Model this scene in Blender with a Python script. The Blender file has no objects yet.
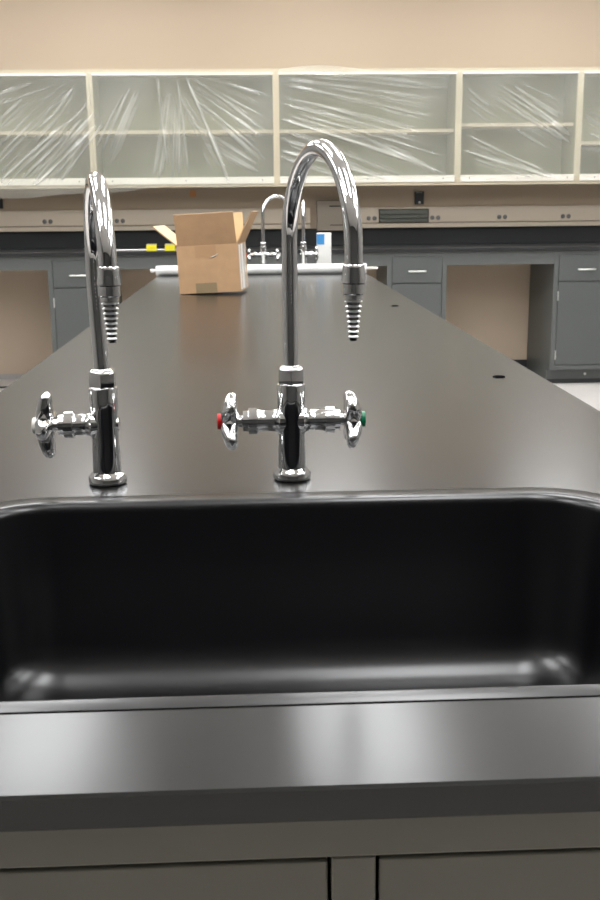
import bpy, bmesh, math, random
import numpy as np
from mathutils import Vector, Matrix
random.seed(7)
PI = math.pi
scn = bpy.context.scene
col = scn.collection

# ------------------------------------------------------------------ materials
def mat(name, color, rough=0.5, metal=0.0, spec=0.5, bump=0.0, bscale=60.0, vary=0.0, vscale=6.0, emit=None, estr=0.0, coat=0.0, rvary=0.0):
    m = bpy.data.materials.new(name); m.use_nodes = True
    nt = m.node_tree; b = nt.nodes['Principled BSDF']
    c = (*color, 1)
    b.inputs['Base Color'].default_value = c
    b.inputs['Roughness'].default_value = rough
    b.inputs['Metallic'].default_value = metal
    b.inputs['Specular IOR Level'].default_value = spec
    b.inputs['Coat Weight'].default_value = coat
    tc = nt.nodes.new('ShaderNodeTexCoord')
    if vary > 0:
        n = nt.nodes.new('ShaderNodeTexNoise'); n.inputs['Scale'].default_value = vscale; n.inputs['Detail'].default_value = 5
        nt.links.new(tc.outputs['Object'], n.inputs['Vector'])
        r = nt.nodes.new('ShaderNodeValToRGB')
        r.color_ramp.elements[0].position = 0.3; r.color_ramp.elements[1].position = 0.7
        r.color_ramp.elements[0].color = (*[max(0, v*(1-vary)) for v in color], 1)
        r.color_ramp.elements[1].color = (*[min(1, v*(1+vary)) for v in color], 1)
        nt.links.new(n.outputs['Fac'], r.inputs['Fac']); nt.links.new(r.outputs['Color'], b.inputs['Base Color'])
    if rvary > 0:
        n = nt.nodes.new('ShaderNodeTexNoise'); n.inputs['Scale'].default_value = 5; n.inputs['Detail'].default_value = 6
        nt.links.new(tc.outputs['Object'], n.inputs['Vector'])
        mr = nt.nodes.new('ShaderNodeMapRange'); mr.inputs['From Min'].default_value = .3; mr.inputs['From Max'].default_value = .7
        mr.inputs['To Min'].default_value = rough-rvary; mr.inputs['To Max'].default_value = rough+rvary
        nt.links.new(n.outputs['Fac'], mr.inputs['Value']); nt.links.new(mr.outputs['Result'], b.inputs['Roughness'])
    if bump > 0:
        n = nt.nodes.new('ShaderNodeTexNoise'); n.inputs['Scale'].default_value = bscale; n.inputs['Detail'].default_value = 4
        nt.links.new(tc.outputs['Object'], n.inputs['Vector'])
        bp = nt.nodes.new('ShaderNodeBump'); bp.inputs['Strength'].default_value = bump; bp.inputs['Distance'].default_value = 0.002
        nt.links.new(n.outputs['Fac'], bp.inputs['Height']); nt.links.new(bp.outputs['Normal'], b.inputs['Normal'])
    if emit:
        b.inputs['Emission Color'].default_value = (*emit, 1); b.inputs['Emission Strength'].default_value = estr
    return m

M = {}
M['wall'] = mat('wall_paint', (.55, .44, .33), .85, bump=.15, bscale=180)
M['ceiling'] = mat('ceiling_tile', (.80, .79, .77), .9, bump=.4, bscale=120)
M['floor'] = mat('floor_vinyl', (.74, .70, .66), .28, vary=.05, vscale=3)
M['base_black'] = mat('rubber_base', (.02, .02, .022), .5)
M['base_grey'] = mat('rubber_base_grey', (.42, .40, .38), .6)
M['epoxy'] = mat('epoxy_counter', (.013, .013, .0125), .225, spec=.5)
M['epoxy_back'] = mat('epoxy_bench', (.020, .021, .022), .30)
M['sink'] = mat('epoxy_sink', (.004, .004, .005), .28, spec=.75)
M['paint'] = mat('cabinet_paint', (.100, .107, .103), .42, bump=.05, bscale=300)
M['paint2'] = mat('cabinet_panel_paint', (.088, .095, .093), .40, bump=.05, bscale=300)
M['island_paint'] = mat('island_cabinet_paint', (.165, .158, .128), .42, bump=.05, bscale=300)
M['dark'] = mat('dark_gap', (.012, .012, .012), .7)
M['cream'] = mat('cream_enamel', (.56, .49, .36), .4)
M['shaded_in'] = mat('shade_tinted_interior', (.34, .34, .235), .55)  # cream tinted grey-green: shade and glass cast put into the colour
M['track'] = mat('white_track', (.86, .82, .74), .35)
M['raceway'] = mat('raceway_beige', (.60, .51, .40), .45)
M['box_beige'] = mat('raceway_box', (.30, .25, .195), .5)
M['receptacle'] = mat('receptacle_grey', (.17, .165, .16), .5)
M['chrome'] = mat('chrome', (.80, .80, .80), .045, metal=1)
M['dark_reflect_chrome'] = mat('dark_reflect_chrome', (.10, .10, .10), .12, metal=1)  # chrome darkened to carry the black reflections between the hose tip ridges
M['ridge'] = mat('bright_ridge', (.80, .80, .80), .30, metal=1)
M['handle'] = mat('satin_nickel', (.80, .79, .76), .28, metal=1)
M['white_plastic'] = mat('white_plastic', (.82, .80, .76), .35)
M['red'] = mat('red_plastic', (.62, .02, .02), .35)
M['green'] = mat('green_plastic', (.0, .20, .085), .35)
M['board'] = mat('cardboard', (.55, .34, .185), .8, vary=.06, vscale=25, bump=.1, bscale=200)
M['board_in'] = mat('cardboard_inside', (.74, .56, .33), .8, vary=.04, vscale=25)
M['board_edge'] = mat('cardboard_edge', (.50, .33, .20), .85)
M['tape'] = mat('packing_tape', (.33, .245, .145), .22)
M['tape_clear'] = mat('clear_tape', (.62, .55, .46), .18)
M['paper'] = mat('paper', (.85, .84, .80), .6)
M['tape_box'] = mat('matte_tape', (.50, .30, .16), .4)
M['plug'] = mat('matte_black_plug', (.006, .006, .006), 1.0, spec=0.0)
M['blue'] = mat('blue_print', (.05, .27, .60), .45)
M['film_roll'] = mat('film_roll', (.84, .84, .82), .3, bump=.5, bscale=30)
M['yellow'] = mat('yellow_tag', (.85, .74, .02), .45)
M['alu'] = mat('aluminium', (.62, .62, .60), .35, metal=.8)
M['louver'] = mat('louver_grey', (.14, .145, .125), .4)
M['black'] = mat('black_plastic', (.012, .012, .014), .4)
M['orange'] = mat('orange_sticker', (.72, .33, .14), .6)
M['grey_wall'] = mat('reflect_grey_wall', (.20, .195, .185), .8, bump=.15, bscale=180)  # unseen side walls, greyed to darken their reflection in the chrome
M['reflect_dark'] = mat('reflect_dark_wall', (.06, .06, .058), .7)  # unseen wall behind the camera, coloured dark for dark chrome reflections
M['lamp'] = mat('lamp_diffuser', (.9, .9, .9), .4, emit=(.975, .985, 1), estr=12.0)

def film_material():
    m = bpy.data.materials.new('plastic_film'); m.use_nodes = True
    nt = m.node_tree; nt.nodes.clear()
    out = nt.nodes.new('ShaderNodeOutputMaterial')
    tr = nt.nodes.new('ShaderNodeBsdfTransparent'); tr.inputs['Color'].default_value = (.97, .98, .96, 1)
    df = nt.nodes.new('ShaderNodeBsdfDiffuse'); df.inputs['Color'].default_value = (.88, .88, .82, 1)
    tl = nt.nodes.new('ShaderNodeBsdfTranslucent'); tl.inputs['Color'].default_value = (.85, .85, .80, 1)
    gl = nt.nodes.new('ShaderNodeBsdfGlossy'); gl.inputs['Roughness'].default_value = .22; gl.inputs['Color'].default_value = (1, 1, 1, 1)
    mx0 = nt.nodes.new('ShaderNodeMixShader'); mx0.inputs[0].default_value = .35
    nt.links.new(df.outputs[0], mx0.inputs[1]); nt.links.new(tl.outputs[0], mx0.inputs[2])
    mx1 = nt.nodes.new('ShaderNodeMixShader'); mx1.inputs[0].default_value = .13
    nt.links.new(mx0.outputs[0], mx1.inputs[1]); nt.links.new(gl.outputs[0], mx1.inputs[2])
    at = nt.nodes.new('ShaderNodeAttribute'); at.attribute_name = 'fold'
    mr = nt.nodes.new('ShaderNodeMapRange'); mr.inputs['To Min'].default_value = .24; mr.inputs['To Max'].default_value = .70
    nt.links.new(at.outputs['Fac'], mr.inputs['Value'])
    mx2 = nt.nodes.new('ShaderNodeMixShader')
    nt.links.new(mr.outputs['Result'], mx2.inputs[0]); nt.links.new(tr.outputs[0], mx2.inputs[1]); nt.links.new(mx1.outputs[0], mx2.inputs[2])
    nt.links.new(mx2.outputs[0], out.inputs['Surface'])
    return m
M['film'] = film_material()

# ------------------------------------------------------------------ helpers
def link(name, me, m, parent=None, smooth=False):
    o = bpy.data.objects.new(name, me); col.objects.link(o)
    if m is not None:
        for mm in (m if isinstance(m, (list, tuple)) else [m]): me.materials.append(mm)
    if parent is not None: o.parent = parent
    if smooth:
        for p in me.polygons: p.use_smooth = True
    return o

def obj(name, bm, m, parent=None, smooth=False, bevel=0, seg=2):
    bmesh.ops.recalc_face_normals(bm, faces=bm.faces)
    me = bpy.data.meshes.new(name); bm.to_mesh(me); bm.free()
    o = link(name, me, m, parent, smooth)
    if smooth:
        me.set_sharp_from_angle(angle=math.radians(38))
    if bevel > 0:
        md = o.modifiers.new('bevel', 'BEVEL'); md.width = bevel; md.segments = seg; md.limit_method = 'ANGLE'
        md.harden_normals = False
    return o

def thing(name, label, cat, loc=(0, 0, 0), rz=0, group=None):
    o = bpy.data.objects.new(name, None); col.objects.link(o)
    o.location = loc; o.rotation_euler = (0, 0, rz); o.empty_display_size = .05
    return tag(o, label, cat, group)

def tag(o, label, cat, group=None):
    o['label'] = label; o['category'] = cat
    if group: o['group'] = group
    return o

def struct(o):
    o['kind'] = 'structure'; return o

def box(bm, x0, x1, y0, y1, z0, z1, mi=0):
    v = [bm.verts.new((x, y, z)) for x in (x0, x1) for y in (y0, y1) for z in (z0, z1)]
    for f in ((0, 1, 3, 2), (4, 6, 7, 5), (0, 4, 5, 1), (2, 3, 7, 6), (0, 2, 6, 4), (1, 5, 7, 3)):
        bm.faces.new([v[i] for i in f]).material_index = mi
    return v

def BX(*a): bm = bmesh.new(); box(bm, *a); return bm

def frame_of(axis):
    a = Vector(axis).normalized()
    r = Vector((0, 0, 1)) if abs(a.z) < .9 else Vector((1, 0, 0))
    u = a.cross(r).normalized(); return a, u, a.cross(u).normalized()

def lathe(bm, prof, origin=(0, 0, 0), axis=(0, 0, 1), n=32, rot=0.0, mod=None, mis=None):
    """prof: (distance along axis, radius); mod(angle, s) scales the radius"""
    a, u, w = frame_of(axis); O = Vector(origin); rings = []
    for s, r in prof:
        ring = []
        for i in range(n):
            t = 2*PI*i/n + rot; rr = r*(mod(t, s) if mod else 1)
            ring.append(bm.verts.new(O + a*s + (u*math.cos(t) + w*math.sin(t))*rr))
        rings.append(ring)
    for k, (p, q) in enumerate(zip(rings, rings[1:])):
        for i in range(n): bm.faces.new((p[i], p[(i+1) % n], q[(i+1) % n], q[i])).material_index = mis(k) if mis else 0
    bm.faces.new(rings[0][::-1]); bm.faces.new(rings[-1])
    return rings

def sweep(bm, pts, rad, n=28):
    pts = [Vector(p) for p in pts]; rings = []
    t0 = (pts[1]-pts[0]).normalized(); _, u, w = frame_of(t0); prev = t0
    for i, p in enumerate(pts):
        t = (pts[min(i+1, len(pts)-1)] - pts[max(i-1, 0)]).normalized()
        q = prev.rotation_difference(t); u = q @ u; w = q @ w; prev = t
        r = rad[i] if isinstance(rad, (list, tuple)) else rad
        rings.append([bm.verts.new(p + (u*math.cos(2*PI*k/n) + w*math.sin(2*PI*k/n))*r) for k in range(n)])
    for p, q in zip(rings, rings[1:]):
        for i in range(n): bm.faces.new((p[i], p[(i+1) % n], q[(i+1) % n], q[i]))
    bm.faces.new(rings[0][::-1]); bm.faces.new(rings[-1])

def rrect(x0, x1, y0, y1, r, z, k=10):
    pts = []
    for cx, cy, a0 in ((x1-r, y1-r, 0), (x0+r, y1-r, 90), (x0+r, y0+r, 180), (x1-r, y0+r, 270)):
        for i in range(k+1):
            a = math.radians(a0 + 90*i/k); pts.append((cx+r*math.cos(a), cy+r*math.sin(a), z))
    return pts

def loop(bm, pts): return [bm.verts.new(p) for p in pts]
def bridge(bm, a, b):
    n = len(a)
    for i in range(n): bm.faces.new((a[i], a[(i+1) % n], b[(i+1) % n], b[i]))

def copy_tree(o, parent=None):
    c = o.copy(); col.objects.link(c)
    if parent is not None: c.parent = parent
    for ch in list(o.children): copy_tree(ch, c)
    return c

# ------------------------------------------------------------------ room
XL, XR, YF, YB, ZC = -3.4, 4.0, -3.2, 7.5, 2.9
struct(obj('floor', BX(XL-.1, XR+.1, YF-.1, YB+.1, -.1, 0), M['floor']))
struct(obj('ceiling', BX(XL-.1, XR+.1, YF-.1, YB+.1, ZC, ZC+.1), M['ceiling']))
struct(obj('wall_back', BX(XL-.1, XR+.1, YB, YB+.1, 0, ZC), M['wall']))
struct(obj('wall_front', BX(XL-.1, XR+.1, YF-.1, YF, 0, ZC), M['reflect_dark']))
struct(obj('wall_left', BX(XL-.1, XL, YF, YB, 0, ZC), M['grey_wall']))
struct(obj('wall_right', BX(XR, XR+.1, YF, YB, 0, ZC), M['grey_wall']))

# ceiling lights: rows of recessed troffers
LX = (-2.42, -.98, .46, 1.90, 3.34)
LY = (.35, 2.25, 4.15, 6.2)
lamp0 = None
for y in LY:
    for x in LX:
        if lamp0 is None:
            t = thing('ceiling_light', 'white recessed rectangular ceiling light', 'ceiling light', (x, y, ZC), 0, 'recessed ceiling lights')
            bm = bmesh.new(); w, l = .25, .60
            for a in ((-w-.03, -w, -l-.03, l+.03), (w, w+.03, -l-.03, l+.03), (-w, w, -l-.03, -l), (-w, w, l, l+.03)):
                box(bm, a[0], a[1], a[2], a[3], -.012, -.0005)
            obj('frame', bm, M['track'], t)
            obj('diffuser', BX(-w, w, -l, l, -.009, -.002), M['lamp'], t)
            lamp0 = t
        else:
            copy_tree(lamp0).location = (x, y, ZC)

# ------------------------------------------------------------------ island
TOP = .915
IX0, IX1, IY0, IY1 = -.411, .485, .468, 5.25
SX0, SX1, SY0, SY1 = -.277, .343, .573, .993      # basin opening
def slab_with_hole():
    bm = bmesh.new()
    o = lambda e, z: [(IX0+e, IY0+e, z), (IX1-e, IY0+e, z), (IX1-e, IY1-e, z), (IX0+e, IY1-e, z)]
    hz = lambda z: rrect(SX0-.006, SX1+.006, SY0-.006, SY1+.006, .076, z)
    ot, om, ob, obi = (loop(bm, o(.0018, TOP)), loop(bm, o(0, TOP-.0018)), loop(bm, o(0, TOP-.0185)), loop(bm, o(.0015, TOP-.020)))
    ht, hb = loop(bm, hz(TOP)), loop(bm, hz(TOP-.020))
    bridge(bm, ot, om); bridge(bm, om, ob); bridge(bm, ob, obi); bridge(bm, ht, hb)
    for A, H in ((ot, ht), (obi, hb)):
        es = []
        for L in (A, H):
            for i in range(len(L)):
                e = bm.edges.get((L[i], L[(i+1) % len(L)])); es.append(e)
        bmesh.ops.triangle_fill(bm, edges=es, use_beauty=True)
    return bm
tag(obj('countertop', slab_with_hole(), M['epoxy']), 'long black epoxy countertop of the island, running away from the sink', 'countertop')

def basin():
    bm = bmesh.new(); L = []
    def add(dx, dyn, dyf, z, r):   # insets from the opening: sides, near, far
        L.append(loop(bm, rrect(SX0+dx, SX1-dx, SY0+dyn, SY1-dyf, max(r, .004), z, 14)))
    z = TOP
    add(-.026, -.0155, -.0265, z+.0004, .096)
    add(-.0265, -.016, -.027, z+.0006, .097)
    add(-.0255, -.015, -.026, z+.0010, .096)
    add(-.006, -.004, -.007, z+.0012, .076)
    for i in range(0, 8):
        a = i/7*PI/2; k = .010
        add(-.004+k*math.sin(a)*.8, -.003+k*math.sin(a)*.5, -.005+k*math.sin(a)*.8, z+.0012-k*(1-math.cos(a)), .072)
    depth = .186; R = .044
    add(.016, .010, .012, z-depth+R, .060)
    for i in range(1, 11):
        a = i/10*PI/2; e = R*(1-math.cos(a))
        add(.016+e, .010+e, .012+e, z-depth+R-R*math.sin(a), .060-e*.55)
    add(.20, .15, .15, z-depth-.004, .03)
    for p, q in zip(L, L[1:]): bridge(bm, p, q)
    bm.faces.new(L[-1])
    # outer skin
    O = []
    for d, zz in ((-.0045, z-.0001), (-.0045, z-.04), (.004, z-depth-.012)):
        O.append(loop(bm, rrect(SX0+d, SX1-d, SY0+d, SY1-d, .07, zz, 14)))
    bridge(bm, L[0], O[0]); bridge(bm, O[0], O[1]); bridge(bm, O[1], O[2]); bm.faces.new(O[2])
    return bm
sink_t = obj('sink', basin(), M['sink'], smooth=True)
tag(sink_t, 'deep black epoxy sink basin with rounded corners set into the countertop', 'sink')

# island cabinets
def island_sink_cabinet():
    t = thing('sink_cabinet', 'grey sink cabinet with two inset doors below the front edge of the island', 'cabinet', (0, 0, 0))
    x0, x1, y0, y1, zt = -.385, .460, .490, 1.20, .8949
    bm = bmesh.new()
    box(bm, x0, x0+.02, y0+.02, y1, .10, zt); box(bm, x1-.02, x1, y0+.02, y1, .10, zt)
    box(bm, x0+.02, x1-.02, y1-.02, y1, .10, zt); box(bm, x0+.02, x1-.02, y0+.02, y1-.02, .10, .12)
    obj('body', bm, M['island_paint'], t)
    bm = bmesh.new()      # face frame
    box(bm, x0, x1, y0, y0+.02, .8595, zt); box(bm, x0, x1, y0, y0+.02, .10, .135)
    box(bm, x0, -.345, y0, y0+.02, .135, .8595); box(bm, .0355, .0595, y0, y0+.02, .135, .8595); box(bm, .425, x1, y0, y0+.02, .135, .8595)
    obj('face_frame', bm, M['island_paint'], t, bevel=.0012)
    for a, b, hx in ((-.3425, .0335, 0.0), (.0615, .4225, .095)):
        d = obj('door', BX(a, b, y0+.001, y0+.018, .138, .8572), M['island_paint'], t, bevel=.0012)
        bm = bmesh.new()
        sweep(bm, [(hx, y0, .70), (hx, y0-.022, .70), (hx, y0-.024, .69), (hx, y0-.024, .62), (hx, y0-.022, .61), (hx, y0, .61)], .004, 12)
        obj('handle', bm, M['handle'], d, smooth=True)
    obj('toe_kick', BX(x0+.03, x1-.03, y0+.075, y1, 0, .099), M['base_black'], t)
island_sink_cabinet()
ys = (1.21, 2.22, 3.23, 4.24)
nm = ['next to the sink cabinet', 'second from the sink cabinet', 'third from the sink cabinet', 'at the far end']
for i, y in enumerate(ys):
    t = thing('base_cabinet', 'grey island base cabinet under the countertop, ' + nm[i], 'cabinet', (.0375, y, 0))
    obj('body', BX(-.4025, .4025, 0, 1.0, .10, .8949), M['paint'], t)
    obj('toe_kick', BX(-.34, .34, .0, 1.0, 0, .099), M['base_black'], t)
    for s in (-1, 1):
        for a in (.02, .51):
            d = obj('door', BX(min(s*.4035, s*.4205), max(s*.4035, s*.4205), a, a+.47, .13, .70), M['paint2'], t, bevel=.0015)
            w = obj('drawer', BX(min(s*.4035, s*.4205), max(s*.4035, s*.4205), a, a+.47, .712, .885), M['paint2'], t, bevel=.0015)

# ------------------------------------------------------------------ faucets
def hexmod(sides, amt):
    def f(t, s):
        a = (t % (2*PI/sides)) - PI/sides
        return 1.0 - amt + amt*(1/math.cos(a) - 1)/(1/math.cos(PI/sides) - 1)
    return f

def faucet_handle(parent, side, dist, z, R, rot, button, blen):
    """four-lobed handle on the end of a valve arm pointing to side*X"""
    bm = bmesh.new(); ax = Vector((side, 0, 0))
    lathe(bm, [(dist-.004, .0055), (dist, .0058), (dist+.0005, .0092), (dist+.006, .0105), (dist+.014, .0088), (dist+.0175, .0080)], (0, 0, z), ax, 28)
    for k in range(4):
        ang = rot + k*PI/2
        rd = Vector((0, math.cos(ang), math.sin(ang))); tn = ax.cross(rd)
        secs = []
        N = 12
        for j in range(N+1):
            q = j/N; r = .003 + (R-.003)*q
            out = .0185*(1-q**1.3) + .0112*q**.8          # outer face slopes in towards the body
            if q > .82:
                f = math.sqrt(max(0.0, 1-((q-.82)/.18)**2))
            else: f = 1
            inn = .0006 + .0008*q
            c = (out+inn)/2; ha = (out-inn)/2*(.25+.75*f) * (f if f > .15 else .15); wt = (.0085+.0022*math.sin(q*PI))*(f if f > .12 else .12)
            secs.append([bm.verts.new(Vector((0, 0, z)) + ax*(dist+c+ha*math.copysign(abs(math.cos(u))**.8, math.cos(u))) + rd*r + tn*wt*math.copysign(abs(math.sin(u))**.8, math.sin(u))) for u in [2*PI*i/16 for i in range(16)]])
        for p, s in zip(secs, secs[1:]):
            for i in range(16): bm.faces.new((p[i], p[(i+1) % 16], s[(i+1) % 16], s[i]))
        bm.faces.new(secs[0][::-1]); bm.faces.new(secs[-1])
    h = obj('handle', bm, M['chrome'], parent, smooth=True)
    bm = bmesh.new()
    lathe(bm, [(dist+.0175, .0084), (dist+.0168+blen, .0084), (dist+.0172+blen, .0079), (dist+.0173+blen, .0005)], (0, 0, z), ax, 28)
    b = obj('index_button', bm, button, h, smooth=True)
    return h, b

def faucet(label, loc, arms, direction, spread, ztop, group=None, hrot=PI/4, R_handle=.036, arm_d=.058, lean=0.0):
    """arms: list of (side, button material, label)"""
    t = thing('laboratory_faucet', label, 'faucet', loc, 0, group)
    zA = .0640
    bm = bmesh.new()     # base flange
    lathe(bm, [(.0004, .0185), (.0015, .0205), (.007, .0205), (.0105, .0180), (.0135, .0152), (.015, .0145)], n=48, mod=hexmod(8, .055))
    obj('base_flange', bm, M['chrome'], t, smooth=True)
    bm = bmesh.new()     # body column
    lathe(bm, [(.013, .0150), (.030, .0146), (.045, .0140), (.063, .0143), (.080, .0146), (.1012, .0150), (.1029, .0146)], n=48)
    for side, *_ in arms:
        lathe(bm, [(.004, .0125), (.0125, .0150), (.0165, .0118), (.022, .0113), (.030, .0110), (arm_d-.020, .0122), (arm_d-.0195, .0140), (arm_d-.0105, .0140), (arm_d-.010, .0112), (arm_d-.0045, .0108), (arm_d-.0035, .0065), (arm_d+.001, .0060)], (0, 0, zA), (side, 0, 0), 40)
    if len(arms) == 1:
        s = -arms[0][0]
        lathe(bm, [(.010, .008), (.0150, .007), (.0157, .0045)], (0, 0, zA), (s, 0, 0), 28)
    obj('body', bm, M['chrome'], t, smooth=True)
    bm = bmesh.new()     # packing nut
    lathe(bm, [(.1029, .0138), (.1037, .0146), (.1050, .0148), (.1170, .0148), (.1205, .0138), (.1228, .0110), (.1233, .0088)], n=48, mod=hexmod(6, .12))
    obj('hex_nut', bm, M['chrome'], t, smooth=True)
    # gooseneck
    d = Vector((direction[0], direction[1], 0)).normalized(); R = spread/2; zc = ztop-.0082-R
    pts = [Vector((0, 0, .118 + (zc-.118)*i/6)) for i in range(6)]
    for i in range(33):
        a = PI*i/32; pts.append(d*(R-R*math.cos(a)) + Vector((0, 0, zc+R*math.sin(a))))
    zo = .2330
    for i, p in enumerate(pts):
        p.x += lean*(i/5.0 if i < 6 else math.cos((i-5)/33*PI/2))
    e = d*spread
    pts.append(e + Vector((0, 0, zo)))
    bm = bmesh.new(); sweep(bm, pts, .0082, 32); obj('gooseneck', bm, M['chrome'], t, smooth=True)
    bm = bmesh.new()     # outlet coupling
    lathe(bm, [(0, .0086), (.001, .0094), (.004, .0096), (.014, .0106), (.016, .0106)], e + Vector((0, 0, zo+.003)), (0, 0, -1), 40)
    lathe(bm, [(.0161, .0094), (.0168, .0106), (.0250, .0106), (.0256, .0096), (.0262, .0088), (.0300, .0086), (.0304, .006)], e + Vector((0, 0, zo+.003)), (0, 0, -1), 48, mod=hexmod(6, .07))
    obj('outlet_coupling', bm, M['chrome'], t, smooth=True)
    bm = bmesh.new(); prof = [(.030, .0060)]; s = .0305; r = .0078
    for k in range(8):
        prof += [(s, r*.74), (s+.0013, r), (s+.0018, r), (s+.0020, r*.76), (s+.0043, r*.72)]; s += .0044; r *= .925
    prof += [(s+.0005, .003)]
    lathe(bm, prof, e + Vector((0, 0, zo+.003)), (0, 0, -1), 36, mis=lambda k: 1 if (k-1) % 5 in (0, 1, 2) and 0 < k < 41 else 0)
    obj('serrated_hose_tip', bm, [M['dark_reflect_chrome'], M['ridge']], t, smooth=True)
    for side, bmat, lb in arms:
        h, b = faucet_handle(t, side, arm_d, zA, R_handle, hrot, bmat, .0055)
        b['label'] = lb
    return t

faucet('tall chrome double handled gooseneck faucet behind the centre of the sink, red and green buttons', (.037, 1.077, TOP),
       [(-1, M['red'], 'red button on left handle'), (1, M['green'], 'green button on right handle')], (.049, -.172), .180, .345, hrot=PI/4, R_handle=.0345, arm_d=.0558)
faucet('shorter chrome single handled gooseneck faucet at left of the sink, white button', (-.1593, 1.074, TOP),
       [(-1, M['white_plastic'], 'white button')], (.034, -.160), .163, .318, hrot=PI/2, R_handle=.036, arm_d=.052, lean=-.0028)
faucet('distant chrome double handled gooseneck faucet beyond the film roll, right of cardboard box', (.047, 4.95, TOP),
       [(-1, M['red'], 'red button'), (1, M['white_plastic'], 'pale button')], (.13, .10), .17, .340, hrot=PI/4, R_handle=.0345)
faucet('distant chrome single handled faucet beside the small blue and white carton', (.236, 4.95, TOP),
       [(1, M['white_plastic'], 'white button')], (.01, .16), .163, .318, hrot=PI/2, R_handle=.036, arm_d=.052)

# hole plugs
for i, (x, y) in enumerate(((.412, 1.721), (.408, 3.011))):
    bm = bmesh.new(); lathe(bm, [(.0002, .0105), (.0010, .0105), (.0016, .0095), (.0010, .0080), (.0009, .001)], n=32)
    o = obj('hole_plug', bm, M['plug'], smooth=True); o.location = (x, y, TOP)
    tag(o, ['small round black plug in the countertop near its right edge, the closer one', 'small round black plug in the countertop near its right edge, farther away'][i], 'plug')

# ------------------------------------------------------------------ cardboard box
def cardboard_box():
    t = thing('cardboard_box', 'open brown cardboard box with raised flaps standing on the island', 'box', (-.2480, 3.515, TOP+.0005), math.radians(-7))
    t.rotation_euler = (0, math.radians(-2.6), math.radians(-7))
    W, D, H, T = .206, .200, .158, .004
    def panel(name, pts, nrm, par, m):     # extruded quad, outer face / inner face materials
        bm = bmesh.new(); n = Vector(nrm).normalized()*T
        a = [bm.verts.new(p) for p in pts]; b = [bm.verts.new(Vector(p)+n) for p in pts]
        f0 = bm.faces.new(a); f1 = bm.faces.new(b[::-1]); f1.material_index = 1
        for i in range(4): bm.faces.new((a[i], a[(i+1) % 4], b[(i+1) % 4], b[i])).material_index = 2
        return obj(name, bm, m, par)
    mm = [M['board'], M['board_in'], M['board_edge']]
    bm = bmesh.new()
    for a in ((0, W, 0, T), (0, W, D-T, D), (0, T, T, D-T), (W-T, W, T, D-T)):
        box(bm, a[0], a[1], a[2], a[3], 0.001, H)
    box(bm, T, W-T, T, D-T, .001, .005)
    obj('body', bm, M['board'], t)
    F = .105
    def flap(h0, h1, out, length, ang, inset=.003):
        """hinge h0-h1, rising at ang from the horizontal towards out"""
        h0, h1, out = Vector(h0), Vector(h1), Vector(out)
        dv = (h1-h0).normalized()*inset; up = out*math.cos(ang) + Vector((0, 0, 1))*math.sin(ang)
        n = -(out*math.sin(ang) - Vector((0, 0, 1))*math.cos(ang))
        panel('flap', [h0+dv, h1-dv, h1-dv*1.6+up*length, h0+dv*1.6+up*length], n, t, mm)
    flap((0, 0, H), (W, 0, H), (0, -1, 0), .107, math.radians(73))
    flap((W, D, H), (0, D, H), (0, 1, 0), .100, math.radians(84))
    flap((0, D, H), (0, 0, H), (-1, 0, 0), .102, math.radians(41))
    flap((W, 0, H), (W, D, H), (1, 0, 0), .112, math.radians(62))
    obj('packing_tape', BX(.056, .127, -.0012, -.0002, .001, .034), M['tape'], t)
    obj('packing_tape', BX(.062, .133, -.0012, -.0002, .118, .157), M['tape_box'], t)
    bm = bmesh.new()
    sweep(bm, [(.112, -.0015, .117), (.120, -.002, .119), (.130, -.002, .123), (.138, -.0015, .129)], [.0008, .0018, .0016, .0006], 8)
    obj('tape_tear', bm, M['paper'], t)
    bm = bmesh.new(); box(bm, W+.0002, W+.0012, .012, .040, .006, H-.004); box(bm, W+.0002, W+.0012, .060, .105, .006, H-.004)
    obj('label_strip', bm, M['paper'], t)
    obj('packing_tape', BX(W+.0002, W+.0012, .115, .165, .002, H-.002), M['tape_clear'], t)
cardboard_box()

# roll of plastic film lying across the far end
t = thing('film_roll', 'long white roll of plastic film lying across the far end of the island', 'roll', (0, 4.52, TOP))
bm = bmesh.new(); random.seed(3)
prof = [(0, .010), (.0005, .0200)] + [(.02+.87*i/40, .0212+random.uniform(-.0005, .0005)) for i in range(41)] + [(.905, .0200), (.9055, .010)]
lathe(bm, prof, (-.418, 0, .0215), (1, .0, 0), 36); obj('wound_film', bm, M['film_roll'], t, smooth=True)
bm = bmesh.new(); lathe(bm, [(0, .0055), (.97, .0055)], (-.434, 0, .0215), (1, 0, 0), 20)
lathe(bm, [(0, .004), (.002, .0085), (.012, .0085), (.014, .004)], (-.442, 0, .0215), (1, 0, 0), 20); obj('core_rod', bm, M['white_plastic'], t, smooth=True)

# carton with blue label
t = thing('carton', 'small white carton with a blue square standing at the far end of the island', 'carton', (.302, 5.02, TOP), math.radians(-4))
obj('body', BX(0, .070, 0, .05, .0005, .160), M['paper'], t, bevel=.003)
obj('blue_label', BX(.001, .037, -.0012, -.0002, .106, .155), M['blue'], t)

# ------------------------------------------------------------------ back bench
BY, BZ = 6.85, .925
struct_y = YB-.001
def bench_top():
    bm = bmesh.new(); box(bm, XL+.01, XR-.01, BY, YB-.002, BZ-.027, BZ)
    return bm
tag(obj('countertop', bench_top(), M['epoxy_back'], bevel=.003), 'black countertop of the bench along the back wall', 'countertop')
tag(obj('backsplash', BX(XL+.01, XR-.01, YB-.022, YB-.002, BZ+.0005, 1.044), M['epoxy_back'], bevel=.002), 'black backsplash strip standing on the back bench countertop', 'backsplash')

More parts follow.
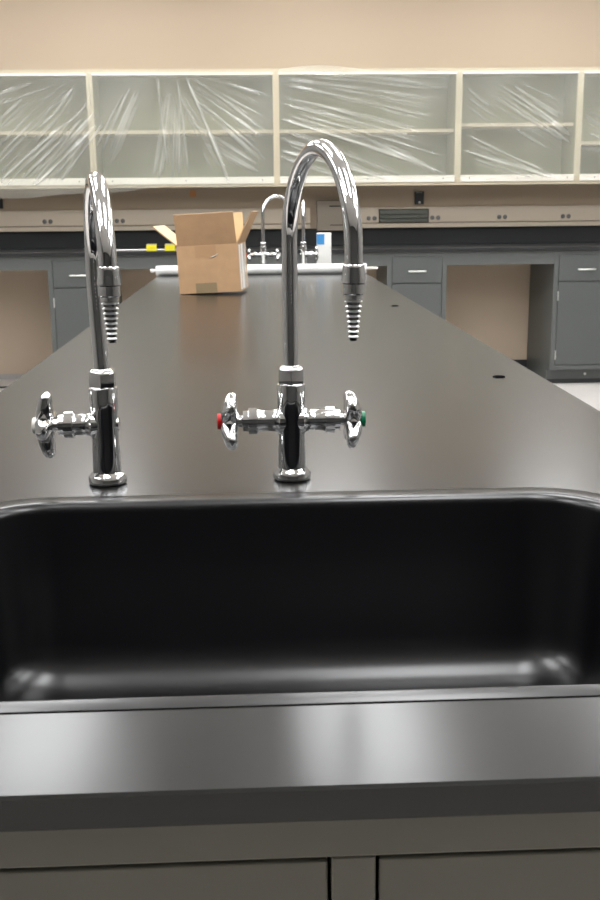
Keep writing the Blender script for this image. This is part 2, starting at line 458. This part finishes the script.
def base_unit(x0, w, label):
    """drawer over door base cabinet; origin at front left corner on the floor"""
    t = thing('base_cabinet', label, 'cabinet', (x0, BY+.022, 0))
    D = .60; zt = BZ-.027; zb = .105
    bm = bmesh.new()
    box(bm, 0, .018, .02, D, zb, zt); box(bm, w-.018, w, .02, D, zb, zt); box(bm, .018, w-.018, D-.012, D, zb, zt)
    box(bm, .018, w-.018, .02, D-.012, zb, zb+.018); box(bm, .018, w-.018, .02, D-.012, zt-.018, zt)
    obj('body', bm, M['paint'], t)
    bm = bmesh.new(); s = .030
    box(bm, 0, s, 0, .02, zb, zt); box(bm, w-s, w, 0, .02, zb, zt)
    box(bm, s, w-s, 0, .02, zt-.026, zt); box(bm, s, w-s, 0, .02, zb, zb+.030); box(bm, s, w-s, 0.006, .02, .692, .700)
    obj('face_frame', bm, M['paint'], t)
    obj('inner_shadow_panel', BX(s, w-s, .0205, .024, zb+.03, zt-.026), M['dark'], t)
    d = obj('drawer', BX(s+.003, w-s-.003, -.004, .016, .701, zt-.028), M['paint2'], t, bevel=.002)
    bm = bmesh.new(); c = w/2; hw = .054
    sweep(bm, [(c-hw, -.004, .775), (c-hw, -.024, .776), (c-hw+.008, -.029, .776), (c+hw-.008, -.029, .776), (c+hw, -.024, .776), (c+hw, -.004, .775)], .0056, 12)
    obj('handle', bm, M['handle'], d, smooth=True)
    o = obj('door', BX(s+.003, w-s-.003, -.004, .016, zb+.034, .691), M['paint2'], t, bevel=.002)
    for z in (.60, .205):
        bm = bmesh.new(); lathe(bm, [(0, .004), (.002, .005), (.060, .005), (.062, .004)], (s+.001, -.007, z-.03), (0, 0, 1), 12)
        obj('hinge', bm, M['alu'], o, smooth=True)
    bm = bmesh.new(); box(bm, 0.0, w, .075, .09, 0, zb); box(bm, 0, .015, .09, D, 0, zb-.0005); box(bm, w-.015, w, .09, D, 0, zb-.0005)
    obj('toe_kick', bm, M['paint'], t)
    obj('rubber_base', BX(-.002, w+.002, .071, .0745, 0.0005, .030), M['base_black'], t)
    bm = bmesh.new(); lathe(bm, [(0, .009), (.003, .009), (.005, .006)], (w*.62, .0748, .062), (0, -1, 0), 16)
    obj('leveling_plug', bm, M['alu'], t, smooth=True)
    return t
base_unit(-1.335, .395, 'grey drawer and door base cabinet under the back bench, left of the island end')
base_unit(.878, .395, 'grey drawer and door base cabinet under the back bench, just right of the island end')
base_unit(1.990, .43, 'grey base cabinet under the back bench at the far right edge')

def apron(x0, x1, label):
    t = obj('apron_panel', BX(x0, x1, BY+.024, BY+.044, .812, BZ-.027), M['paint'])
    tag(t, label, 'panel')
apron(XL+.012, -1.335, 'grey apron rail above the leftmost knee space of the back bench')
apron(-.940, .878, 'grey apron rail above the middle knee space, behind the island end')
apron(1.273, 1.990, 'grey apron rail above the right beige knee space')
apron(2.420, XR-.012, 'grey apron rail beyond the far right base cabinet')
struct(obj('baseboard_back', BX(.0, XR, YB-.008, YB-.0005, 0, .085), M['base_black']))
struct(obj('baseboard_left', BX(XL, -.002, YB-.008, YB-.0005, 0, .040), M['base_grey']))

# things on the bench / floor
bm = bmesh.new(); lathe(bm, [(0, .0055), (.0005, .006), (.62, .006), (.6205, .0055)], (-1.02, 0, .0065), (1, 0, 0), 20)
o = obj('metal_rod', bm, M['alu'], smooth=True); o.location = (0, BY+.06, BZ)
tag(o, 'thin silvery rod lying along the back bench behind the cardboard box', 'rod')
for i, x in enumerate((-.662, -.540)):
    t = thing('yellow_tag', ['yellow tag clipped over the rod on the back bench, the left one', 'yellow tag clipped over the rod on the back bench, next to the cardboard box'][i], 'tag', (x, BY+.058, BZ), math.radians((8, -4)[i]))
    bm = bmesh.new(); v = box(bm, -.033, .033, -.012, -.009, .0005, .040)
    obj('yellow_face', bm, M['yellow'], t)
    bm = bmesh.new(); box(bm, -.030, .036, -.012, .012, .0405, .046); box(bm, -.033, .033, .010, .013, .0005, .0405)
    obj('clip', bm, M['alu'], t)
bm = bmesh.new(); lathe(bm, [(0.0005, .018), (.055, .018), (.060, .012), (.085, .011), (.088, .006)], n=20)
o = obj('red_capped_bottle', bm, M['red'], smooth=True); o.location = (-1.545, 7.44, 0)
tag(o, 'small red bottle on the floor at the wall, left knee space', 'bottle')
bm = bmesh.new(); sweep(bm, [(-1.80, 7.13, .006), (-1.66, 7.13, .006), (-1.58, 7.12, .006)], .006, 10)
tag(obj('black_cable', bm, M['black'], smooth=True), 'short black cable lying on the pale floor at far left', 'cable')

# ------------------------------------------------------------------ wall above bench
RY = 7.452
def race(x0, x1, label):
    t = thing('raceway', label, 'raceway', (0, 0, 0))
    obj('cover', BX(x0, x1, RY, YB-.001, 1.082, 1.187), M['raceway'], t, bevel=.003)
    obj('ledge', BX(x0, x1, RY-.022, YB-.023 if False else YB-.001, 1.0455, 1.074), M['raceway'], t, bevel=.004)
    obj('seam', BX(x0, x1, RY+.008, YB-.001, 1.0742, 1.0818), M['box_beige'], t)
race(XL+.01, .405, 'beige electrical raceway along the back wall, left stretch behind the box and faucets')
race(.653, XR-.01, 'beige electrical raceway along the back wall, right stretch with the louvre')
# junction cabinet
t = thing('junction_box', 'tan metal junction box on the back wall beside the white carton', 'box', (.452, RY-.03, 1.030))
obj('body', BX(0, .20, 0, YB-RY+.029, 0, .205), M['box_beige'], t, bevel=.003)
for a in ((.002, .198, -.003, .0, .2045, .206), (.085, .19, -.006, .0, .164, .172), (.09, .19, -.004, .0, .036, .041)):
    obj('slot', BX(*a), M['dark'], t)
# outlets
def outlet(x, z, label):
    t = thing('electrical_outlet', label, 'outlet', (x, RY-.0005, z), 0, None)
    obj('plate', BX(-.036, .036, -.0016, 0, -.020, .020), M['raceway'], t, bevel=.0008)
    for s in (-1, 1):
        bm = bmesh.new(); lathe(bm, [(0.0017, .0155), (.004, .0155), (.0046, .0145)], (s*.0205, 0, 0), (0, -1, 0), 28)
        r = obj('receptacle', bm, M['receptacle'], t, smooth=True)
        bm = bmesh.new()
        for q in (-1, 1): box(bm, s*.0205+q*.005-.001, s*.0205+q*.005+.001, -.0052, -.0047, .0, .007)
        box(bm, s*.0205-.0015, s*.0205+.0015, -.0052, -.0047, -.009, -.006)
        obj('slots', bm, M['black'], r)
for x, lb in ((-1.425, 'round grey twin outlet on the raceway at far left, above the left knee space'),
              (-.925, 'round grey twin outlet on the raceway just right of the left faucet neck'),
              (.838, 'round grey twin outlet on the raceway just left of the louvre'),
              (1.289, 'round grey twin outlet on the raceway just right of the louvre'),
              (1.766, 'round grey twin outlet on the raceway above the right knee space'),
              (2.222, 'round grey twin outlet on the raceway at far right')):
    outlet(x, 1.112, lb)
# louvre
t = thing('louvre_vent', 'dark grey louvred plate set in the raceway above the bench', 'vent', (.893, RY-.001, 1.082))
obj('back_plate', BX(0, .345, -.003, 0, 0, .088), M['louver'], t)
bm = bmesh.new()
for z in (.002, .028, .056):
    v = [bm.verts.new(p) for p in ((.004, -.003, z+.024), (.341, -.003, z+.024), (.341, -.016, z+.003), (.004, -.016, z+.003), (.004, -.013, z+.0), (.341, -.013, z+.0), (.341, -.003, z+.018), (.004, -.003, z+.018))]
    for f in ((0, 1, 2, 3), (3, 2, 5, 4), (4, 5, 6, 7)): bm.faces.new([v[i] for i in f])
obj('louver', bm, M['louver'], t)
bm = bmesh.new(); box(bm, -.004, 0, -.008, 0, -.001, .09); box(bm, .345, .349, -.008, 0, -.001, .09); box(bm, 0, .345, -.008, 0, .088, .092)
obj('frame', bm, M['dark'], t)
# black wall sockets
def black_socket(x, z, w, h, label):
    t = thing('wall_socket', label, 'socket', (x, YB-.0005, z))
    obj('body', BX(-w/2, w/2, -.02, 0, -h/2, h/2), M['black'], t, bevel=.003)
    bm = bmesh.new(); box(bm, -w*.12, w*.12, -.024, -.0205, -h*.42, -h*.25); box(bm, -w*.45, w*.3, -.0225, -.0205, h*.40, h*.46)
    obj('toggle', bm, M['alu'], t)
black_socket(1.180, 1.248, .062, .088, 'black wall socket high on the back wall above the louvre')
black_socket(-1.765, 1.238, .062, .068, 'black wall socket on the back wall at the left edge of the view')
tag(obj('orange_sticker', BX(-.436, -.392, YB-.0017, YB, 1.272, 1.315), M['orange']), 'small orange sticker on the wall above the cardboard box', 'sticker')

# ------------------------------------------------------------------ wall cabinets
UY = 7.17; UZ0, UZ1 = 1.330, 2.078; PW = .040
xs = [-2.263, -1.047, .169, 1.385, 2.199, 3.415]
shelf = [1.690, 1.690, 1.688, 1.722, 1.600]
lbs = ['cream wall cabinet under plastic film, leftmost, left of the short faucet neck',
       'cream wall cabinet under plastic film, above the cardboard box',
       'cream wall cabinet under plastic film, directly right of the tall faucet neck',
       'cream wall cabinet, the narrow one second from the right edge',
       'cream wall cabinet cut off by the right edge of the view']
for i in range(5):
    x0, x1 = xs[i], xs[i+1]; w = x1-x0-.001
    t = thing('wall_cabinet', lbs[i], 'cabinet', (x0+.0005, UY, UZ0))
    H = UZ1-UZ0; D = YB-UY-.001
    bm = bmesh.new()
    box(bm, 0, .018, .02, D, 0, H); box(bm, w-.018, w, .02, D, 0, H); box(bm, .018, w-.018, .02, D, H-.02, H); box(bm, .018, w-.018, .02, D, 0, .02)
    box(bm, .018, w-.018, D-.012, D, .02, H-.02)
    obj('body', bm, M['shaded_in'], t)
    bm = bmesh.new(); s = PW/2
    box(bm, 0, s, 0, .02, 0, H); box(bm, w-s, w, 0, .02, 0, H); box(bm, s, w-s, 0.0, .02, H-.024, H); box(bm, s, w-s, 0, .02, 0, .020)
    obj('face_frame', bm, M['cream'], t)
    obj('shelf', BX(.019, w-.019, .06, D-.013, shelf[i]-UZ0-.012, shelf[i]-UZ0+.010), M['cream'], t)
    bm = bmesh.new(); box(bm, s, w-s, -.008, .012, .0205, .064)
    tr = obj('door_track', bm, M['track'], t, bevel=.0015)
    bm = bmesh.new(); box(bm, s, w-s, -.006, .012, H-.038, H-.0245); obj('door_track', bm, M['track'], t, bevel=.0015)
    for k, fx in enumerate((.10, .5, .92)):
        bm = bmesh.new(); lathe(bm, [(0, .0045), (.0025, .0040), (.003, .001)], (w*fx, -.008, .043), (0, -1, 0), 12)
        obj('screw', bm, M['receptacle'], tr, smooth=True)

# plastic film sheets, folds laid out in metres on the cabinet fronts: fans between two lines (x0,z0,x1,z1)
def film_sheet(name, label, X0, X1, zlow, ztop, fans, seed, singles=()):
    rng = np.random.default_rng(seed)
    step = .006
    nx = int((X1-X0)/step)+1; nz = 132
    xv = np.linspace(X0, X1, nx); tv = np.linspace(0, 1, nz)
    X = np.repeat(xv[:, None], nz, 1); zl = np.array([zlow(x) for x in xv]); zt = np.array([ztop(x) for x in xv])
    Z = zl[:, None] + (zt-zl)[:, None]*tv[None, :]
    Hh = np.zeros_like(X); fold = np.zeros_like(X)
    lines = []
    for (a, b, n, amp) in fans:
        n = int(n*2.5)
        for k in range(n):
            q = (k + rng.uniform(.1, .9))/n
            p = [a[j]*(1-q)+b[j]*q + rng.normal(0, .007) for j in range(4)]
            s0 = rng.uniform(0, .12); s1 = rng.uniform(.8, 1.0)
            lines.append((p[0]+(p[2]-p[0])*s0, p[1]+(p[3]-p[1])*s0, p[0]+(p[2]-p[0])*s1, p[1]+(p[3]-p[1])*s1, amp*.72*rng.uniform(.1, 1.0)**1.7, rng.uniform(.004, .009)))
    for l in singles: lines.append(l)
    for (x0, z0, x1, z1, amp, wd) in lines:
        L = math.hypot(x1-x0, z1-z0); ux, uz = (x1-x0)/L, (z1-z0)/L
        s = (X-x0)*ux + (Z-z0)*uz; d = -(X-x0)*uz + (Z-z0)*ux
        d = d + .005*np.sin(s/L*3.0+x0*9)
        env = np.clip(s/(.12*L), 0, 1)*np.clip((L-s)/(.25*L), 0, 1)*(.75+.25*np.sin(s*17+x0*30))
        g = np.exp(-(d/wd)**2)*env
        Hh += amp*.012*g; fold = np.maximum(fold, amp*g)
        g2 = np.exp(-((d-wd*2.2)/(wd*2))**2)*env; Hh -= amp*.006*g2
    Hh += .004*np.sin(X*7+Z*5) + .003*np.sin(X*13-Z*11)
    # haze of the film varies slowly
    fold = np.clip(fold + .07*(np.sin(X*4.1+Z*3)*np.sin(Z*7-X*2)+.6), 0, 1)
    Y = UY - .016 - np.clip(Hh+.008, 0, 1)
    Y = np.where(Z < UZ0, Y + np.clip((UZ0-Z)*.4, 0, .05), Y)
    verts = np.stack([X, Y, Z], -1).reshape(-1, 3)
    faces = [(i*nz+j, (i+1)*nz+j, (i+1)*nz+j+1, i*nz+j+1) for i in range(nx-1) for j in range(nz-1)]
    me = bpy.data.meshes.new(name); me.from_pydata(verts.tolist(), [], faces)
    at = me.attributes.new('fold', 'FLOAT', 'POINT'); at.data.foreach_set('value', fold.reshape(-1).astype(np.float32))
    o = link(name, me, M['film'], smooth=True)
    return tag(o, label, 'plastic sheet')
LEFT = [
    ((-2.191, 1.328, -1.362, 1.982), (-1.274, 1.333, -1.02, 1.763), 16, 0.75),
    ((-2.038, 1.581, -1.488, 2.026), (-1.666, 1.356, -1.044, 1.9), 16, 0.6),
    ((-1.668, 1.336, -1.032, 1.888), (-1.273, 1.346, -0.908, 1.775), 10, 1.0),
    ((-1.656, 1.922, -1.424, 2.013), (-1.631, 1.829, -1.234, 1.982), 5, 0.6),
    ((-1.368, 1.89, -1.167, 2.012), (-1.263, 1.512, -0.977, 1.949), 6, 0.5),
    ((-1.017, 1.574, -0.78, 2.01), (-0.942, 1.369, -0.649, 2.047), 6, 0.6),
    ((-0.678, 1.347, -0.545, 2.046), (-0.467, 1.332, -0.415, 2.046), 9, 0.9),
    ((-0.416, 2.033, 0.072, 1.629), (-0.389, 2.046, 0.163, 1.913), 10, 0.55),
    ((-0.395, 1.884, 0.148, 1.385), (-0.416, 2.021, 0.166, 1.692), 12, 0.55),
    ((-0.339, 1.569, 0.121, 1.34), (-0.399, 1.759, 0.136, 1.437), 5, 0.5),
    ((-1.676, 1.227, -1.277, 1.288), (-1.549, 1.161, -1.08, 1.254), 5, 0.25),
    ((-0.52, 2.021, -0.246, 1.343), (-0.487, 2.034, -0.079, 1.374), 4, 0.4),
]
LEFT1 = [
    (-.525, 2.050, -.490, 1.350, .30, .045), (-.60, 2.050, -.545, 1.350, .55, .008), (-.47, 2.050, -.42, 1.350, .5, .007),
    (-1.665, 1.368, -1.168, 1.776, 1.0, .009),
    (-1.437, 1.347, -1.029, 1.713, 1.0, .009),
    (-0.416, 2.033, -0.147, 1.329, 1.0, .009),
]
RIGHT = [
    ((0.197, 2.031, 1.349, 1.875), (0.197, 1.969, 1.353, 1.685), 8, 0.6),
    ((0.196, 1.912, 1.26, 1.653), (0.194, 1.755, 1.347, 1.375), 12, 0.9),
    ((0.193, 1.724, 1.131, 1.364), (0.19, 1.501, 0.658, 1.329), 9, 0.8),
    ((0.525, 1.753, 1.374, 1.375), (0.859, 1.56, 1.375, 1.349), 5, 0.6),
    ((0.329, 2.055, 1.352, 2.013), (0.263, 2.043, 1.321, 1.926), 5, 0.45),
    ((1.407, 1.672, 2.084, 1.369), (1.412, 1.491, 1.948, 1.35), 6, 1.0),
    ((1.49, 1.843, 2.197, 1.42), (1.651, 2.024, 2.185, 1.666), 9, 0.8),
    ((1.684, 2.037, 2.058, 1.903), (1.721, 1.936, 2.191, 1.55), 5, 0.7),
    ((1.412, 2.0, 1.658, 1.81), (1.417, 1.811, 1.803, 1.553), 4, 0.3),
    ((2.209, 1.839, 2.617, 1.612), (2.231, 1.55, 2.632, 1.384), 6, 0.6),
    ((2.591, 1.995, 4.448, 1.336), (2.621, 1.547, 3.752, 1.275), 16, 0.6),
]
RIGHT1 = [
    (0.191, 1.565, 0.996, 1.345, 1.0, .008),
    (1.41, 1.556, 2.119, 1.349, 1.0, .008),
    (0.194, 1.768, 1.061, 1.494, 1.0, .008),
]
film_sheet('plastic_sheet', 'clear wrinkled plastic sheet taped over the left wall cabinets, hanging past their bottom rail', -2.25, .150,
           lambda x: 1.275 + .06/(1+math.exp(-(x+.95)*7)) + .010*math.sin(x*9), lambda x: 2.052+.002*math.sin(x*11), LEFT, 5, LEFT1)
film_sheet('plastic_sheet', 'clear wrinkled plastic sheet taped over the right wall cabinets', .190, 3.40,
           lambda x: 1.375 + .006*math.sin(x*6), lambda x: 2.054 + .040*math.exp(-((x-.45)/.3)**2), RIGHT, 11, RIGHT1)

# ------------------------------------------------------------------ world, camera, view
w = bpy.data.worlds.new('world'); scn.world = w; w.use_nodes = True
w.node_tree.nodes['Background'].inputs[0].default_value = (.9, .92, 1, 1)
w.node_tree.nodes['Background'].inputs[1].default_value = .02

cam = bpy.data.cameras.new('camera'); co = bpy.data.objects.new('camera', cam); col.objects.link(co)
A = Vector((0.99895346, -0.04472543, -0.00957237)); B = Vector((0.0195557, 0.22845834, 0.97335726)); C = Vector((0.04134693, 0.9725258, -0.22909388))
mw = Matrix.Identity(4)
for i, v in enumerate((A, B, -C)):
    for j in range(3): mw[j][i] = v[j]
mw.translation = (0, 0, 1.2); co.matrix_world = mw
cam.sensor_fit = 'VERTICAL'; cam.sensor_height = 36; cam.lens = 1035.93/900*36
cam.clip_start = .02; cam.clip_end = 60
cam.dof.use_dof = True; cam.dof.focus_distance = 1.08; cam.dof.aperture_fstop = 26
scn.camera = co
scn.view_settings.view_transform = 'Standard'; scn.view_settings.look = 'None'
scn.view_settings.gamma = 1; scn.view_settings.use_curve_mapping = False
scn.view_settings.exposure = 0.0
